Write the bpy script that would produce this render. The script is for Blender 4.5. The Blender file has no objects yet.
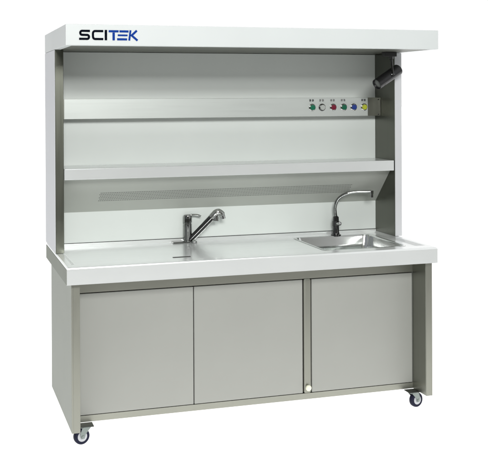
import bpy, bmesh, math, random
from mathutils import Vector, Matrix
random.seed(4)
sc = bpy.context.scene
C = sc.collection
FLOOR = -.822          # design coordinates put z=0 on the worktop; everything is lifted by this much

# ---------------------------------------------------------------- camera
yaw, pitch, roll = .3068, -.0007, -.0046
fw = Vector((math.sin(yaw)*math.cos(pitch), math.cos(yaw)*math.cos(pitch), math.sin(pitch)))
rt = Vector((math.cos(yaw), -math.sin(yaw), 0)); up = rt.cross(fw)
rt2 = rt*math.cos(roll)+up*math.sin(roll); up2 = up*math.cos(roll)-rt*math.sin(roll)
cd = bpy.data.cameras.new('camera'); cam = bpy.data.objects.new('camera', cd); C.objects.link(cam)
m = Matrix((rt2, up2, -fw)).transposed().to_4x4(); m.translation = Vector((-.5641, -4.3393, .745-FLOOR))
cam.matrix_world = m
cd.sensor_width = 36; cd.lens = 991.97/488*36; cd.shift_y = -(227-96.35)/488
cd.clip_start = .05; cd.clip_end = 400
sc.camera = cam

# ---------------------------------------------------------------- studio light: white cove behind, dim in front, invented tones at the sides
w = bpy.data.worlds.new('World'); sc.world = w; w.use_nodes = True
nt = w.node_tree; nt.nodes.clear()
tc = nt.nodes.new('ShaderNodeTexCoord'); sep = nt.nodes.new('ShaderNodeSeparateXYZ')
nt.links.new(tc.outputs['Generated'], sep.inputs[0])
def smooth(sock, a, b):
    r = nt.nodes.new('ShaderNodeMapRange'); r.interpolation_type = 'SMOOTHSTEP'
    r.inputs[1].default_value = a; r.inputs[2].default_value = b
    nt.links.new(sock, r.inputs[0]); return r.outputs[0]
def blend(f, a, b):
    x = nt.nodes.new('ShaderNodeMix'); x.data_type = 'RGBA'; nt.links.new(f, x.inputs[0])
    for i, c in ((6, a), (7, b)):
        if isinstance(c, tuple): x.inputs[i].default_value = c
        else: nt.links.new(c, x.inputs[i])
    return x.outputs[2]
front = (.19, .192, .172, 1); left = (.28, .29, .31, 1); right = (.75, .75, .76, 1); cove = (1.03, 1.03, 1.03, 1)
c1 = blend(smooth(sep.outputs['X'], -.85, -.35), left, front)      # invented left-hand tone that sets the light on left faces
c2 = blend(smooth(sep.outputs['X'], .30, .50), c1, right)          # invented bright zone on the right for metal reflections
gate = nt.nodes.new('ShaderNodeMath'); gate.operation = 'MULTIPLY'     # white cove behind the workstation, made to fade out on the left
nt.links.new(smooth(sep.outputs['Y'], .45, .72), gate.inputs[0]); nt.links.new(smooth(sep.outputs['X'], -.62, -.40), gate.inputs[1])
c3 = blend(gate.outputs[0], c2, cove)
bg = nt.nodes.new('ShaderNodeBackground'); bg.inputs[1].default_value = 1.0
out = nt.nodes.new('ShaderNodeOutputWorld')
nt.links.new(c3, bg.inputs[0]); nt.links.new(bg.outputs[0], out.inputs[0])

def area(name, loc, target, sx, sy, power, col=(1, 1, 1)):
    l = bpy.data.lights.new(name, 'AREA'); l.shape = 'RECTANGLE'; l.size = sx; l.size_y = sy
    l.energy = power; l.color = col
    o = bpy.data.objects.new(name, l); C.objects.link(o); o.location = loc
    o.rotation_euler = (Vector(target)-Vector(loc)).to_track_quat('-Z', 'Y').to_euler()
    return o
area('softbox_key', (.1, -5.2, 3.2), (.9, .3, 1.4), 2.2, .9, 225, (1, 1, .985))
area('top_fill', (.9, -1.3, 5.0), (.9, .3, .8), 3, 1.6, 70)  # added fill, brightens the worktop lip and deck front

sc.view_settings.view_transform = 'Standard'; sc.view_settings.look = 'None'
sc.view_settings.exposure = 0; sc.view_settings.gamma = 1
sc.render.engine = 'CYCLES'
sc.render.resolution_x = 1024; sc.render.resolution_y = 953

# ---------------------------------------------------------------- materials
def mat(name, col, rough=.4, metal=0.0, brush=None, bstr=.0, vary=.0, coat=0.0, spec=None):
    mt = bpy.data.materials.new(name); mt.use_nodes = True
    n = mt.node_tree; b = n.nodes['Principled BSDF']
    b.inputs['Base Color'].default_value = (*col, 1); b.inputs['Roughness'].default_value = rough
    b.inputs['Metallic'].default_value = metal
    if spec is not None: b.inputs['Specular IOR Level'].default_value = spec
    if coat: b.inputs['Coat Weight'].default_value = coat; b.inputs['Coat Roughness'].default_value = .15
    t = n.nodes.new('ShaderNodeTexCoord')
    if brush:
        mp = n.nodes.new('ShaderNodeMapping'); mp.inputs['Scale'].default_value = brush
        nz = n.nodes.new('ShaderNodeTexNoise'); nz.inputs['Scale'].default_value = 1; nz.inputs['Detail'].default_value = 4
        n.links.new(t.outputs['Object'], mp.inputs[0]); n.links.new(mp.outputs[0], nz.inputs['Vector'])
        r = n.nodes.new('ShaderNodeMapRange'); r.inputs[3].default_value = rough-.07; r.inputs[4].default_value = rough+.09
        n.links.new(nz.outputs[0], r.inputs[0]); n.links.new(r.outputs[0], b.inputs['Roughness'])
        bp = n.nodes.new('ShaderNodeBump'); bp.inputs['Strength'].default_value = bstr; bp.inputs['Distance'].default_value = .001
        n.links.new(nz.outputs[0], bp.inputs['Height']); n.links.new(bp.outputs[0], b.inputs['Normal'])
    if vary:
        nz2 = n.nodes.new('ShaderNodeTexNoise'); nz2.inputs['Scale'].default_value = 3.5; nz2.inputs['Detail'].default_value = 3
        n.links.new(t.outputs['Object'], nz2.inputs['Vector'])
        cr = n.nodes.new('ShaderNodeValToRGB')
        cr.color_ramp.elements[0].position = .3; cr.color_ramp.elements[1].position = .7
        cr.color_ramp.elements[0].color = tuple(max(0, c*(1-vary)) for c in col)+(1,)
        cr.color_ramp.elements[1].color = tuple(min(1, c*(1+vary)) for c in col)+(1,)
        n.links.new(nz2.outputs[0], cr.inputs[0]); n.links.new(cr.outputs[0], b.inputs['Base Color'])
    return mt
M = dict(
 skin=mat('pale_grey_enamel', (.66, .67, .69), .55, 0, (3, 3, 3), .02, .015, spec=.1),
 white=mat('white_enamel', (.59, .62, .615), .4, 0, (3, 3, 3), .02, .015),
 panel=mat('pale_enamel_panel', (.725, .768, .74), .42, 0, (3, 3, 3), .02, .015),
 steel=mat('brushed_steel', (.70, .72, .715), .16, .22, (2, 300, 400), .05, .02),
 intake=mat('grey_intake_sheet', (.52, .54, .50), .45, .25, (2, 200, 200), .04, .02),
 deck=mat('satin_steel_deck', (.90, .925, .92), .18, .5, (2, 300, 400), .05, .02),
 upright=mat('dark_satin_steel', (.125, .130, .108), .33, 1, (120, 120, 4), .10, .04),
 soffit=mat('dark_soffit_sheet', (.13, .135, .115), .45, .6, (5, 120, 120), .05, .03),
 frame=mat('olive_satin_steel', (.275, .278, .240), .40, .85, (120, 120, 5), .08, .03),
 rail=mat('olive_rail_steel', (.30, .303, .262), .40, .8, (5, 120, 160), .08, .03),
 side=mat('grey_side_sheet', (.36, .375, .34), .6, 0, (60, 60, 4), .04, .02, spec=.08),
 bowl=mat('polished_bowl_steel', (.76, .78, .77), .12, 1, (20, 20, 60), .03, .02),
 door=mat('grey_enamel_door', (.305, .31, .287), .46, 0, (2.5, 2.5, 2.5), .25, .02, spec=.35),
 dark=mat('dark_gap', (.03, .03, .028), .7),
 chrome=mat('chrome', (.52, .53, .52), .07, 1),
 gun2=mat('smoked_chrome', (.27, .275, .27), .08, 1),
 lit_front=mat('lit_front_tone', (.56, .57, .585), .5, 0, (60, 60, 4), .03, .02, spec=.1),  # paler tone carries the reflected light of one front face
 gun=mat('dark_chrome', (.10, .10, .10), .16, 1),
 black=mat('black_anodised', (.006, .006, .007), .38, 0, coat=.1),
 blackm=mat('black_plastic', (.02, .02, .02), .5),
 rubber=mat('navy_grey_rubber', (.012, .013, .03), .6, spec=.15),
 hub=mat('grey_plastic_hub', (.45, .46, .48), .45),
 zinc=mat('zinc_plate', (.22, .25, .235), .4, .8),
 lens=mat('lamp_glass', (.10, .105, .10), .12),
 hole=mat('punched_hole_shadow', (.13, .135, .125), .7),
 shaded_end=mat('shaded_end_tone', (.27, .285, .25), .6, 0, (60, 60, 4), .04, .03, spec=.08),  # darker tone holds the shade of the worktop ends
 satin_grey=mat('satin_grey_steel', (.25, .255, .222), .36, 1, (120, 120, 4), .08, .05),
 plated=mat('dark_plated_steel', (.06, .065, .06), .45, .6),
 ink=mat('black_ink', (.004, .005, .010), .8, spec=0.0), blue=mat('blue_ink', (.010, .045, .26), .8, spec=0.0),
 plate=mat('label_plate', (.60, .635, .61), .36, .45, (3, 160, 220), .03, .02),
 cream=mat('cream_plastic', (.75, .76, .60), .35), inkg=mat('grey_ink', (.09, .09, .09), .5),
)
def button_mat(n, c): return mat(n, tuple(x*.75 for x in c), .3, 0, coat=.2)
BT = [button_mat('green_cap', (.0, .18, .09)), button_mat('clear_cap', (.55, .58, .55)), button_mat('red_cap', (.22, .004, .03)),
      button_mat('green_cap', (.0, .15, .07)), button_mat('blue_cap', (.015, .05, .30)), button_mat('yellow_cap', (.55, .60, .04))]

# ---------------------------------------------------------------- mesh helpers (all in design coordinates)
def box(bm, a, b, bev=0.0, seg=2, mi=0):
    a = Vector(a); b = Vector(b)
    r = bmesh.ops.create_cube(bm, size=1)
    vs = r['verts']
    for v in vs: v.co = Vector([(a[i]+b[i])/2+v.co[i]*(b[i]-a[i]) for i in range(3)])
    fs = set(f for v in vs for f in v.link_faces)
    for f in fs: f.material_index = mi
    if bev:
        es = list(set(e for v in vs for e in v.link_edges))
        g = bmesh.ops.bevel(bm, geom=es, offset=bev, segments=seg, affect='EDGES', profile=.5)
        for f in g['faces']: f.material_index = mi
def tube(bm, pts, rad, n=24, cap=True, mi=0):
    pts = [Vector(p) for p in pts]
    if not isinstance(rad, (list, tuple)): rad = [rad]*len(pts)
    rings = []; ref = None
    for i, p in enumerate(pts):
        t = (pts[min(i+1, len(pts)-1)]-pts[max(i-1, 0)])
        if t.length < 1e-7: t = pts[-1]-pts[0]
        t.normalize()
        if ref is None:
            ref = Vector((0, 0, 1)) if abs(t.z) < .9 else Vector((1, 0, 0))
        u = (ref-t*ref.dot(t)).normalized(); ref = u; v = t.cross(u)
        rings.append([bm.verts.new(p+(u*math.cos(2*math.pi*k/n)+v*math.sin(2*math.pi*k/n))*rad[i]) for k in range(n)])
    for i in range(len(rings)-1):
        for k in range(n):
            f = bm.faces.new((rings[i][k], rings[i][(k+1) % n], rings[i+1][(k+1) % n], rings[i+1][k])); f.material_index = mi; f.smooth = True
    if cap:
        f = bm.faces.new(rings[0][::-1]); f.material_index = mi
        f = bm.faces.new(rings[-1]); f.material_index = mi
def lathe(bm, p, d, prof, n=32, mi=0):
    """prof: list of (along, radius) from point p in direction d; repeated 'along' gives sharp steps"""
    p = Vector(p); d = Vector(d).normalized()
    ref = Vector((0, 0, 1)) if abs(d.z) < .9 else Vector((1, 0, 0))
    u = (ref-d*ref.dot(d)).normalized(); v = d.cross(u); rings = []
    for (h, r) in prof:
        rings.append([bm.verts.new(p+d*h+(u*math.cos(2*math.pi*k/n)+v*math.sin(2*math.pi*k/n))*max(r, 1e-5)) for k in range(n)])
    for i in range(len(rings)-1):
        for k in range(n):
            f = bm.faces.new((rings[i][k], rings[i][(k+1) % n], rings[i+1][(k+1) % n], rings[i+1][k])); f.material_index = mi; f.smooth = True
    bm.faces.new(rings[0][::-1]).material_index = mi; bm.faces.new(rings[-1]).material_index = mi
def curve(pts, n=8):
    P = [Vector(p) for p in pts]; P = [2*P[0]-P[1]]+P+[2*P[-1]-P[-2]]; o = []
    for i in range(1, len(P)-2):
        for k in range(n):
            t = k/n; a, b, c, d = P[i-1], P[i], P[i+1], P[i+2]
            o.append(.5*((2*b)+(c-a)*t+(2*a-5*b+4*c-d)*t*t+(3*b-a-3*c+d)*t**3))
    o.append(P[-2]); return o
ORIG = {}
def part(name, bm, mats, parent, label=None, sharp=35):
    bmesh.ops.recalc_face_normals(bm, faces=bm.faces)
    lo = Vector([min(v.co[i] for v in bm.verts) for i in range(3)]); hi = Vector([max(v.co[i] for v in bm.verts) for i in range(3)])
    org = Vector(((lo.x+hi.x)/2, (lo.y+hi.y)/2, lo.z))
    for v in bm.verts: v.co -= org
    me = bpy.data.meshes.new(name); bm.to_mesh(me); bm.free()
    if not isinstance(mats, (list, tuple)): mats = [mats]
    for x in mats: me.materials.append(x)
    o = bpy.data.objects.new(name, me); C.objects.link(o)
    ORIG[o.name] = org
    o.parent = parent; o.location = org-ORIG[parent.name]
    if label: o['label'] = label
    me.shade_smooth() if False else None
    for p_ in me.polygons: p_.use_smooth = True
    me.set_sharp_from_angle(angle=math.radians(sharp))
    if sharp == 35:
        wn = o.modifiers.new('normals', 'WEIGHTED_NORMAL'); wn.keep_sharp = True; wn.weight = 80
    return o
def B(name, a, b, mt, parent, bev=.0015, label=None):
    bm = bmesh.new(); box(bm, a, b, bev); return part(name, bm, mt, parent, label)

# ---------------------------------------------------------------- floor: white plane with an added glow that hides shadows
bm = bmesh.new()
bm.faces.new([bm.verts.new(p) for p in ((-60, -1.6, 0), (60, -1.6, 0), (60, 120, 0), (-60, 120, 0))])
me = bpy.data.meshes.new('floor'); bm.to_mesh(me); bm.free()
fl = bpy.data.objects.new('floor', me); C.objects.link(fl)
fm = bpy.data.materials.new('glowing_white_floor'); fm.use_nodes = True
b = fm.node_tree.nodes['Principled BSDF']; b.inputs['Base Color'].default_value = (.8, .8, .8, 1); b.inputs['Roughness'].default_value = .9
b.inputs['Specular IOR Level'].default_value = 0
b.inputs['Emission Color'].default_value = (1, 1, 1, 1); b.inputs['Emission Strength'].default_value = 1.0  # added glow, keeps the ground white under the casters
me.materials.append(fm)
g_ = bmesh.new(); g_.faces.new([g_.verts.new(p) for p in ((-60, -60, -.004), (60, -60, -.004), (60, -1.6, -.004), (-60, -1.6, -.004))])
gm = bpy.data.meshes.new('dim_ground'); g_.to_mesh(gm); g_.free(); go = bpy.data.objects.new('dim_ground', gm); C.objects.link(go)  # unseen dark ground, added to cut light coming from in front
gm.materials.append(mat('dim_grey_ground', (.12, .12, .115), .6, 0, (3, 3, 3), .02, .03)); go['kind'] = 'structure'
fl['kind'] = 'structure'; fl['label'] = 'seamless pure white floor with added glow'

# ---------------------------------------------------------------- the workstation
root = bpy.data.objects.new('laboratory_sink_workstation', None); C.objects.link(root)
root.location = (.9, .4, 0); ORIG[root.name] = Vector((.9, .4, FLOOR))
root['label'] = 'stainless steel laboratory sink workstation on casters with canopy, shelf and grey doors'
root['category'] = 'workstation'
W = 1.8; uF = .4035; uB = .814; bY = .6415; dY = .184

# --- base cabinet
for nm, x0, x1 in (('side_panel', .024, .061), ('side_panel', 1.758, 1.7935)):
    bm = bmesh.new()
    box(bm, (x0, .0455, -.7377), (x1, .79, -.0772), .002)
    s = part(nm, bm, M['side'], root)
    xi = x1 if x0 < 1 else x0
    B('inner_shade_sheet', (xi-.0008, .0465, -.7365), (xi+.0008, .1825, -.0785), M['satin_grey'], s, .0003)  # added thin sheet, shade of the inner face put into its colour
    # folded front edge of the panel, a narrow satin post
    B('front_edge', (x0+.001, .0435, -.7377), (x1-.001+(.002 if x0 < 1 else 0), .0462, -.0774), M['frame'], s, .0006)
    if x0 < 1: B('front_fold', (x0+.0085, .0424, -.7372), (x1+.0008, .0437, -.0778), M['frame'], s, .0005)
B('back_panel', (.061, .772, -.7377), (1.758, .788, -.0772), M['side'], root)
B('bottom_panel', (.0612, .186, -.7370), (1.7578, .7715, -.722), M['rail'], root)
bm = bmesh.new(); box(bm, (.0612, .184, -.149), (1.7578, .199, -.0774), .0012); part('top_rail', bm, M['rail'], root)
bm = bmesh.new(); box(bm, (.0612, .184, -.7377), (1.7578, .1855, -.7085), .0006); part('bottom_rail', bm, M['rail'], root)
bm = bmesh.new(); box(bm, (.0615, .2035, -.7080), (1.7575, .206, -.1495)); part('carcass', bm, M['dark'], root)
for x0, x1 in ((.0635, .6135), (.6175, 1.163), (1.2105, 1.7545)):
    bm = bmesh.new(); box(bm, (x0, .1835, -.7060), (x1, .2015, -.1535), .0022, 3)
    part('door', bm, M['door'], root)
bm = bmesh.new(); box(bm, (1.168, .1785, -.7083), (1.2065, .203, -.1492), .009, 4); mu = part('mullion', bm, M['frame'], root)
bm = bmesh.new(); lathe(bm, (1.186, .1790, -.679), (0, -1, 0), [(0, .010), (.006, .010), (.006, .0135), (.015, .0145), (.019, .012), (.021, .007)]); part('lock_knob', bm, M['cream'], mu)

# --- casters
def caster(x, y, ang, side):
    bm = bmesh.new(); zt = -.7382; R = .0365; cz = FLOOR+R
    box(bm, (x-.036, y-.030, zt-.0035), (x+.036, y+.030, zt), .001, 2, 1)
    lathe(bm, (x, y, zt-.003), (0, 0, -1), [(0, .024), (.008, .024), (.011, .018)])
    ca = Vector((math.cos(ang), math.sin(ang), 0)); ax = Vector((-math.sin(ang), math.cos(ang), 0))   # rolling direction, axle
    off = .018
    c = Vector((x, y, cz))+ca*off
    for s in (-1, 1):
        pl = [(-.022-off, zt-.008), (.020-off, zt-.008), (.013, cz+.012), (.008, cz-.008), (-.008, cz-.008), (-.013, cz+.010)]
        vs = []
        for t in (0, .002):
            vs.append([bm.verts.new(Vector((c.x, c.y, 0))+ca*q[0]+ax*s*(.0165+t)+Vector((0, 0, q[1]))) for q in pl])
        bm.faces.new(vs[0]); bm.faces.new(vs[1][::-1])
        for k in range(6): bm.faces.new((vs[0][k], vs[0][(k+1) % 6], vs[1][(k+1) % 6], vs[1][k]))
    lathe(bm, c-ax*.021, ax, [(0, .006), (.003, .007), (.039, .007), (.042, .006)])
    k = part('caster', bm, [M['zinc'], M['plated']], root)
    bm = bmesh.new()
    lathe(bm, c-ax*.0125, ax, [(0, .024), (0, .033), (.003, R-.001), (.008, R), (.017, R), (.022, R-.001), (.025, .033), (.025, .024)], 40, 0)
    lathe(bm, c-ax*.0135, ax, [(0, .009), (0, .0215), (.002, .0235), (.025, .0235), (.027, .0215), (.027, .009)], 40, 1)
    part('wheel', bm, [M['rubber'], M['hub']], k)
caster(.098, .15, math.pi+.25, -1)
caster(1.741, .15, .25, 1)
caster(.17, .70, math.pi-.3, -1)
caster(1.70, .70, .4, 1)

# --- worktop: apron, marine lip, sunken deck with sink cut out
T = -.0768; WD = .79; LIP = .012; DZ = -.010
SX0, SX1, SY0, SY1 = 1.268, 1.700, .14, .585
bm = bmesh.new()
def quad(a, b, c, d, mi=0):
    f = bm.faces.new([bm.verts.new(p) for p in (a, b, c, d)]); f.material_index = mi
def ring(r0, r1):   # r = (x0,y0,x1,y1,z)
    def cs(r): return [(r[0], r[1], r[4]), (r[2], r[1], r[4]), (r[2], r[3], r[4]), (r[0], r[3], r[4])]
    A, D_ = cs(r0), cs(r1)
    for k in range(4): quad(A[k], A[(k+1) % 4], D_[(k+1) % 4], D_[k])
rs = [(.018, .02, W-.018, WD-.01, T), (0, 0, W, WD, T), (0, 0, W, WD, -.009), (.0005, .0005, W-.0005, WD-.0005, -.0062), (.0019, .0019, W-.0019, WD-.0019, -.0037), (.0037, .0037, W-.0037, WD-.0037, -.0019), (.0062, .0062, W-.0062, WD-.0062, -.0005), (.009, .009, W-.009, WD-.009, 0),
      (.030, .070, W-.030, WD-.03, 0), (.033, .0735, W-.033, WD-.033, -.0012), (.048, .094, W-.048, WD-.05, DZ+.001), (.052, .098, W-.052, WD-.054, DZ)]
for a, c in zip(rs, rs[1:]): ring(a, c)
# deck with opening
def rrect(x0, y0, x1, y1, r, z, n=6):
    o = []
    for cx, cy, a0 in ((x1-r, y1-r, 0), (x0+r, y1-r, 90), (x0+r, y0+r, 180), (x1-r, y0+r, 270)):
        for k in range(n+1):
            a = math.radians(a0+90*k/n); o.append((cx+r*math.cos(a), cy+r*math.sin(a), z))
    return o
dk = rs[-1]; outer = [(dk[2], dk[3], DZ), (dk[0], dk[3], DZ), (dk[0], dk[1], DZ), (dk[2], dk[1], DZ)]
hole = rrect(SX0, SY0, SX1, SY1, .035, DZ)
ov = [bm.verts.new(p) for p in outer]; hv = [bm.verts.new(p) for p in hole]; n = 7
for q in range(4):
    seg = hv[q*n:(q+1)*n]
    for k in range(len(seg)-1): bm.faces.new((ov[q], seg[k+1], seg[k]))
    nx = hv[((q+1)*n) % len(hv)]
    bm.faces.new((ov[q], ov[(q+1) % 4], nx, seg[-1]))
bmesh.ops.remove_doubles(bm, verts=bm.verts, dist=1e-5)
wt = part('worktop', bm, M['deck'], root)
B('shaded_end_sheet', (-.0016, .0035, T+.001), (.0006, WD-.003, -.0092), M['shaded_end'], wt, .0004)  # thin sheet, shade of the worktop end put into its colour
B('shaded_end_sheet', (W-.0006, .0035, T+.001), (W+.0016, WD-.003, -.0092), M['shaded_end'], wt, .0004)
# sink bowl
bm = bmesh.new(); loops = []
for d, z, r, fo in ((-.010, DZ+.0012, .042, 0), (-.002, DZ+.0022, .036, 0), (.002, DZ+.001, .034, 0), (.006, DZ-.006, .034, 0), (.010, DZ-.045, .036, .004),
                    (.016, DZ-.062, .036, .05), (.022, DZ-.15, .04, .055), (.04, DZ-.172, .05, .06), (.10, DZ-.177, .05, .04), (.18, DZ-.18, .015, 0)):
    loops.append([bm.verts.new(p) for p in rrect(SX0+d, SY0+d+fo, SX1-d, SY1-d, r, z)])
for a, c in zip(loops, loops[1:]):
    for k in range(len(a)): bm.faces.new((a[k], a[(k+1) % len(a)], c[(k+1) % len(a)], c[k]))
bm.faces.new(loops[-1])
sk = part('sink_bowl', bm, M['bowl'], wt)
bm = bmesh.new(); lathe(bm, ((SX0+SX1)/2, (SY0+SY1)/2, DZ-.1795), (0, 0, 1), [(0, .04), (.003, .04), (.004, .03), (.002, .02)]); part('drain', bm, M['chrome'], wt)
bm = bmesh.new(); box(bm, (.515, .172, DZ+.0003), (.60, .186, DZ+.0018), .0005)
part('dark_bar', bm, M['dark'], wt)  # thin dark bar lying on the deck

# --- upper structure
for x0, x1 in ((.001, .041), (1.770, 1.811)):
    bm = bmesh.new(); box(bm, (x0, uF, .0008), (x1, uB, .9668), .002)
    u = part('upright', bm, M['upright'] if x0 > 1 else M['upright'], root)
    if x0 < 1: B('outer_skin', (x0-.0022, uF+.002, .002), (x0+.0002, uF+.255, .966), M['skin'], u, .0006); B('outer_skin', (x0-.0014, uF+.2575, .002), (x0+.0002, uB-.001, .966), M['skin'], u, .0006)
    else:
        B('lit_front_strip', (x0+.001, uF-.0022, .0015), (x1-.001, uF+.0004, .966), M['lit_front'], u, .0006)  # reflected light on the right upright put into this strip's colour
# back wall: pale panels in front of the extraction duct
bm = bmesh.new(); box(bm, (.0412, bY, .002), (1.7698, bY+.012, .9665), .001)
bp_ = part('back_panel', bm, M['panel'], root)
B('duct_back', (.0412, .795, .002), (1.7698, uB-.001, .9665), M['side'], root)
bm = bmesh.new(); box(bm, (.0415, bY-.006, -.0118), (1.7695, bY-.0005, .0095), .001); part('back_ledge', bm, M['deck'], root)
B('sealant_line', (.0416, bY-.0016, .0098), (1.7694, bY+.0004, .0125), M['plated'], root, 0)

# shelf: folded sheet tray
bm = bmesh.new(); box(bm, (.0425, uF+.002, .347), (1.7675, bY-.0008, .4005), .0028, 3)
sh = part('shelf', bm, M['steel'], root)
# sloping perforated intake under the shelf
A0 = Vector((0, bY-.0008, .166)); A1 = Vector((0, .455, .3466)); sl = (A1-A0); L = sl.length; su = sl.normalized(); nrm = Vector((0, -su.z, su.y))
bm = bmesh.new()
def sp(x, s, h): return Vector((x, 0, 0))+A0+su*s+nrm*h
vs = [[bm.verts.new(sp(x, s, h)) for (s, h) in ((0, 0), (L, 0), (L, -.003), (0, -.003))] for x in (.0415, 1.7695)]
bm.faces.new(vs[0]); bm.faces.new(vs[1][::-1])
for k in range(4): bm.faces.new((vs[0][k], vs[0][(k+1) % 4], vs[1][(k+1) % 4], vs[1][k]))
s0, s1 = .080, .152
rows = 6; x = .235
while x < 1.578:
    for r in range(rows):
        s = s0+(s1-s0)*(r+.5)/rows
        xx = x+(.0045 if r % 2 else 0)
        hw, hh = .0038, .0032
        q = [sp(xx-hw, s, .0004), sp(xx, s-hh, .0004), sp(xx+hw, s, .0004), sp(xx, s+hh, .0004)]
        f = bm.faces.new([bm.verts.new(p) for p in q]); f.material_index = 1
    x += .009
part('intake_panel', bm, [M['intake'], M['hole']], root)

# canopy with folded bottom flange
bm = bmesh.new()
X0, X1, Y0, Y1, Z0, Z1 = 0, 1.8085, 0, uB+.001, .9675, 1.0605
def ring2(r0, r1): ring(r0, r1)
rr = [(X0+.0025, Y0+.0025, X1-.0025, Y1-.0025, Z1), (X0+.0008, Y0+.0008, X1-.0008, Y1-.0008, Z1-.0008), (X0, Y0, X1, Y1, Z1-.003), (X0, Y0, X1, Y1, Z0+.003),
      (X0+.001, Y0+.001, X1-.001, Y1-.001, Z0+.0006), (X0+.003, Y0+.003, X1-.003, Y1-.003, Z0), (X0+.028, Y0+.028, X1-.028, Y1-.02, Z0)]
for a, c in zip(rr, rr[1:]): ring(a, c)
r = rr[0]; quad((r[0], r[1], Z1), (r[2], r[1], Z1), (r[2], r[3], Z1), (r[0], r[3], Z1))
bmesh.ops.remove_doubles(bm, verts=bm.verts, dist=1e-5)
cn = part('canopy', bm, M['white'], root)
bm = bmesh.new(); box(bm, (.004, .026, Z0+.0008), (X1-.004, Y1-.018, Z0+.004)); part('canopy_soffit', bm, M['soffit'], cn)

# logo on the fascia
def stroke(bm, pts, th, y0=-.0012, y1=.0004, close=False):
    """polyline ribbon in the XZ plane with mitred joints"""
    P = [Vector((a, b)) for a, b in pts]; Lf = []; Rt = []
    for i, p in enumerate(P):
        d0 = (P[i]-P[i-1]).normalized() if i else None; d1 = (P[i+1]-P[i]).normalized() if i < len(P)-1 else None
        if d0 is None: d0 = d1
        if d1 is None: d1 = d0
        nrm_ = Vector((-(d0+d1).y, (d0+d1).x)).normalized(); k = 1/max(.5, nrm_.dot(Vector((-d0.y, d0.x))))
        Lf.append(p+nrm_*th/2*k); Rt.append(p-nrm_*th/2*k)
    pr = lambda q, y: bm.verts.new((q.x, y, q.y))
    for i in range(len(P)-1):
        a = [Lf[i], Lf[i+1], Rt[i+1], Rt[i]]
        f = [pr(q, y0) for q in a]; g = [pr(q, y1) for q in a]
        bm.faces.new(f); bm.faces.new(g[::-1])
        for k in range(4): bm.faces.new((f[k], f[(k+1) % 4], g[(k+1) % 4], g[k]))
def lx(u, v): return (.057+(u-53)/359*.262, 1.0370-(v-52)/54*.0455)
kx = .262/359
def arc(cx, cy, rx, ry, a0, a1, n=5): return [(cx+rx*math.cos(math.radians(a0+(a1-a0)*k/n)), cy-ry*math.sin(math.radians(a0+(a1-a0)*k/n))) for k in range(n+1)]
def S(pts, th, bm): stroke(bm, [lx(*p) for p in pts], th)
bm = bmesh.new()
S([(119, 58.5)]+arc(72, 68.5, 11, 10, 90, 180)+arc(72, 69, 11, 10, 180, 270)[1:]+arc(103, 90, 10, 10.5, 90, 0)+arc(103, 89.5, 10, 10.5, 0, -90)[1:]+[(54, 100)], .0095, bm)
part('logo_letter', bm, M['ink'], cn)
bm = bmesh.new(); S([(199, 58.5)]+arc(150, 71, 13, 12.5, 90, 180)+arc(150, 87.5, 13, 12.5, 180, 270)+[(199, 100)], .0095, bm); part('logo_letter', bm, M['ink'], cn)
bm = bmesh.new(); S([(215, 52), (215, 106)], .0105, bm); part('logo_letter', bm, M['ink'], cn)
bm = bmesh.new(); S([(232, 58.5), (292, 58.5)], .0095, bm); S([(262, 65), (262, 106)], .0105, bm); part('logo_letter', bm, M['blue'], cn)
bm = bmesh.new(); S([(297, 58.5), (353, 58.5)], .0095, bm); S([(287, 79), (347, 79)], .0075, bm); S([(283, 100), (344, 100)], .0095, bm); part('logo_letter', bm, M['blue'], cn)
bm = bmesh.new(); S([(365, 52), (357, 106)], .0085, bm); S([(404, 53), (372, 79), (408, 105.5)], .0092, bm); part('logo_letter', bm, M['blue'], cn)

# --- control rail with buttons
rF = .568
bm = bmesh.new(); box(bm, (.0415, rF+.002, .633), (1.7695, bY-.0006, .732), .0018); cr_ = part('control_rail', bm, M['satin_grey'], root)
cover = B('cover_plate', (.0645, rF, .6335), (1.692, rF+.0024, .7315), M['plate'], cr_, .0006)
def seg_marks(bm, cx, cz, w_, h_, cnt, seed):
    rnd = random.Random(seed); g = w_/cnt
    for c in range(cnt):
        x0 = cx-w_/2+c*g+g*.08; x1 = x0+g*.80; th = h_*.16
        for k in range(3):
            z = cz-h_/2+h_*(.12+.36*k); a = x0+rnd.random()*g*.15; b_ = x1-rnd.random()*g*.15
            box(bm, (a, rF-.0012, z), (b_, rF+.0003, z+th))
        for k in range(2):
            xx = x0+g*(.2+.35*k+rnd.random()*.1); za = cz-h_/2+rnd.random()*h_*.25
            box(bm, (xx, rF-.0011, za), (xx+th, rF+.0003, cz+h_/2-rnd.random()*h_*.15))
for i, (bx_, nm) in enumerate(zip((1.369, 1.426, 1.489, 1.550, 1.608, 1.669), ('green', 'clear silver', 'red', 'green', 'blue', 'yellow'))):
    bm = bmesh.new()
    lathe(bm, (bx_, rF+.0005, .681), (0, -1, 0), [(0, .0195), (.004, .0190), (.006, .0160), (.006, .0145)], 32, 0)
    lathe(bm, (bx_, rF-.004, .681), (0, -1, 0), [(0, .0142), (.009, .0142), (.0115, .0125), (.0125, .008)], 32, 1)
    part('button', bm, [M['chrome'] if i != 1 else M['gun'], BT[i]], cr_, nm+' round push button')
    if i != 4:
        bm = bmesh.new(); seg_marks(bm, bx_-.003, .7178, .030, .0125, 2, i)
        part('button_label', bm, M['ink'] if i in (0, 5) else M['inkg'], cr_)
# two small screws on the bare end of the rail
for z in (.642, .722):
    bm = bmesh.new(); lathe(bm, (1.755, rF+.0022, z), (0, -1, 0), [(0, .004), (.0015, .0038), (.002, .002)], 16)
    part('screw', bm, M['gun'], cr_)

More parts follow.
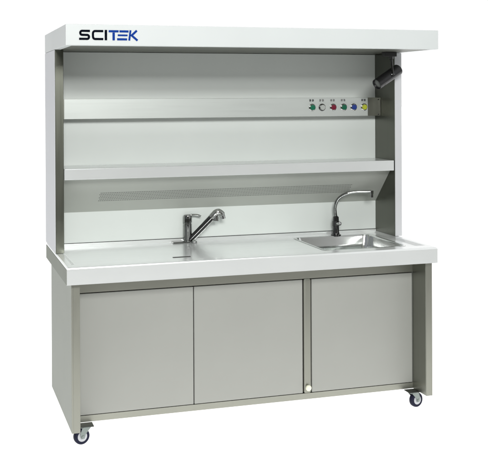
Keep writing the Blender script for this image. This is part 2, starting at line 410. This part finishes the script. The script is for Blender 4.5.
# --- mixer tap with pull-out spray
fx, fy = .700, .623
bm = bmesh.new()
box(bm, (fx-.085, fy-.024, DZ+.0002), (fx+.045, fy+.024, DZ+.007), .003)
lathe(bm, (fx, fy, DZ+.006), (0, 0, 1), [(0, .027), (.004, .027), (.007, .022), (.09, .0215), (.092, .0195), (.096, .0195), (.098, .0225), (.128, .0225), (.136, .019), (.139, .010)])
fa = part('mixer_tap', bm, M['gun2'], root)
bm = bmesh.new()
tube(bm, curve([(fx, fy-.004, .124), (fx+.02, fy-.006, .131), (fx+.045, fy-.008, .130), (fx+.068, fy-.010, .124)], 5), [.009]*3+[.0075]*3+[.006]*8+[.005]*2, 16); part('lever', bm, M['chrome'], fa)
bm = bmesh.new()
tube(bm, [(fx+.008, fy-.012, .006), (fx+.03, fy-.022, .030), (fx+.08, fy-.036, .083), (fx+.115, fy-.046, .120)], [.013, .0135, .014, .0155], 24)
part('spout', bm, M['gun'], fa)
bm = bmesh.new()
tube(bm, curve([(fx+.113, fy-.046, .118), (fx+.133, fy-.050, .139), (fx+.152, fy-.054, .146), (fx+.168, fy-.058, .134), (fx+.174, fy-.060, .112)], 5),
     [.0165]*5+[.018]*6+[.0165]*5+[.013]*5, 24)
lathe(bm, (fx+.140, fy-.052, .134), (-.1, 0, -1), [(0, .013), (.02, .0135), (.032, .0145), (.034, .010)])
part('spray_head', bm, M['chrome'], fa)
bm = bmesh.new(); tube(bm, [(fx+.022, fy-.034, .004), (fx+.075, fy-.052, .060), (fx+.120, fy-.062, .108)], .004, 12)
lathe(bm, (fx+.024, fy-.034, DZ+.001), (0, 0, 1), [(0, .011), (.012, .011), (.018, .006)])
part('hose_rod', bm, M['chrome'], fa)

# --- swan neck water tap over the sink
gx, gy = 1.516, .600
bm = bmesh.new()
lathe(bm, (gx, gy, DZ+.0002), (0, 0, 1), [(0, .028), (.006, .027), (.009, .020), (.020, .0175), (.050, .0165), (.052, .0195), (.078, .0195), (.080, .0165), (.100, .0155), (.106, .009)])
ga = part('swan_neck_tap', bm, M['gun'], root)
bm = bmesh.new()
lathe(bm, (gx, gy-.015, .056), (.25, -1, .1), [(0, .008), (.016, .008), (.016, .010), (.026, .0105), (.028, .006)])
part('tap_handle', bm, M['chrome'], ga)
bm = bmesh.new()
tube(bm, curve([(1.516, .600, .090), (1.512, .600, .120), (1.511, .598, .144), (1.519, .590, .177), (1.538, .580, .201), (1.572, .565, .219), (1.618, .550, .2265), (1.660, .535, .2275), (1.690, .525, .228)], 7), .0086, 20)
part('neck', bm, M['gun2'], ga)
bm = bmesh.new()
lathe(bm, (1.691, .5245, .2345), (0, 0, -1), [(0, .0085), (.002, .0105), (.018, .0105), (.020, .009), (.038, .009), (.039, .006)])
part('outlet', bm, M['chrome'], ga)

# --- spotlight under the canopy
sx, sy = 1.708, .33
bm = bmesh.new()
box(bm, (sx-.036, sy-.022, .944), (sx+.030, sy+.022, .9672), .002)
sp_ = part('spotlight', bm, M['blackm'], root)
a = Vector((1.626, .305, .802)); c = Vector((1.759, .345, .875)); d = (c-a).normalized(); c = c+d*.008; a = a-d*.006
bm = bmesh.new(); Ln = (c-a).length
lathe(bm, a, d, [(.010, .0235), (0, .0265), (0, .0285), (.003, .0292), (.030, .0292), (.031, .0282), (.033, .0282), (.034, .0292), (Ln-.004, .0292), (Ln, .0265), (Ln+.001, .010)], 40)
hd = part('lamp_head', bm, M['black'], sp_)
bm = bmesh.new(); lathe(bm, a, d, [(.0095, .0228), (.0075, .016), (.007, .006)], 32); part('lens', bm, M['lens'], sp_)
mid = a+d*(Ln*.62)
bm = bmesh.new()
lathe(bm, (sx+.008, sy, .944), (0, 0, -1), [(0, .012), (.012, .012), (.014, .008)])
tube(bm, [(sx+.008, sy, .934), (sx+.010, sy-.004, .90), mid+Vector((0, -.032, .004))], .0058, 14)
lathe(bm, mid+Vector((0, -.0265, 0)), (0, -1, 0), [(0, .010), (.009, .010), (.011, .006)])
part('bracket', bm, M['gun'], sp_)
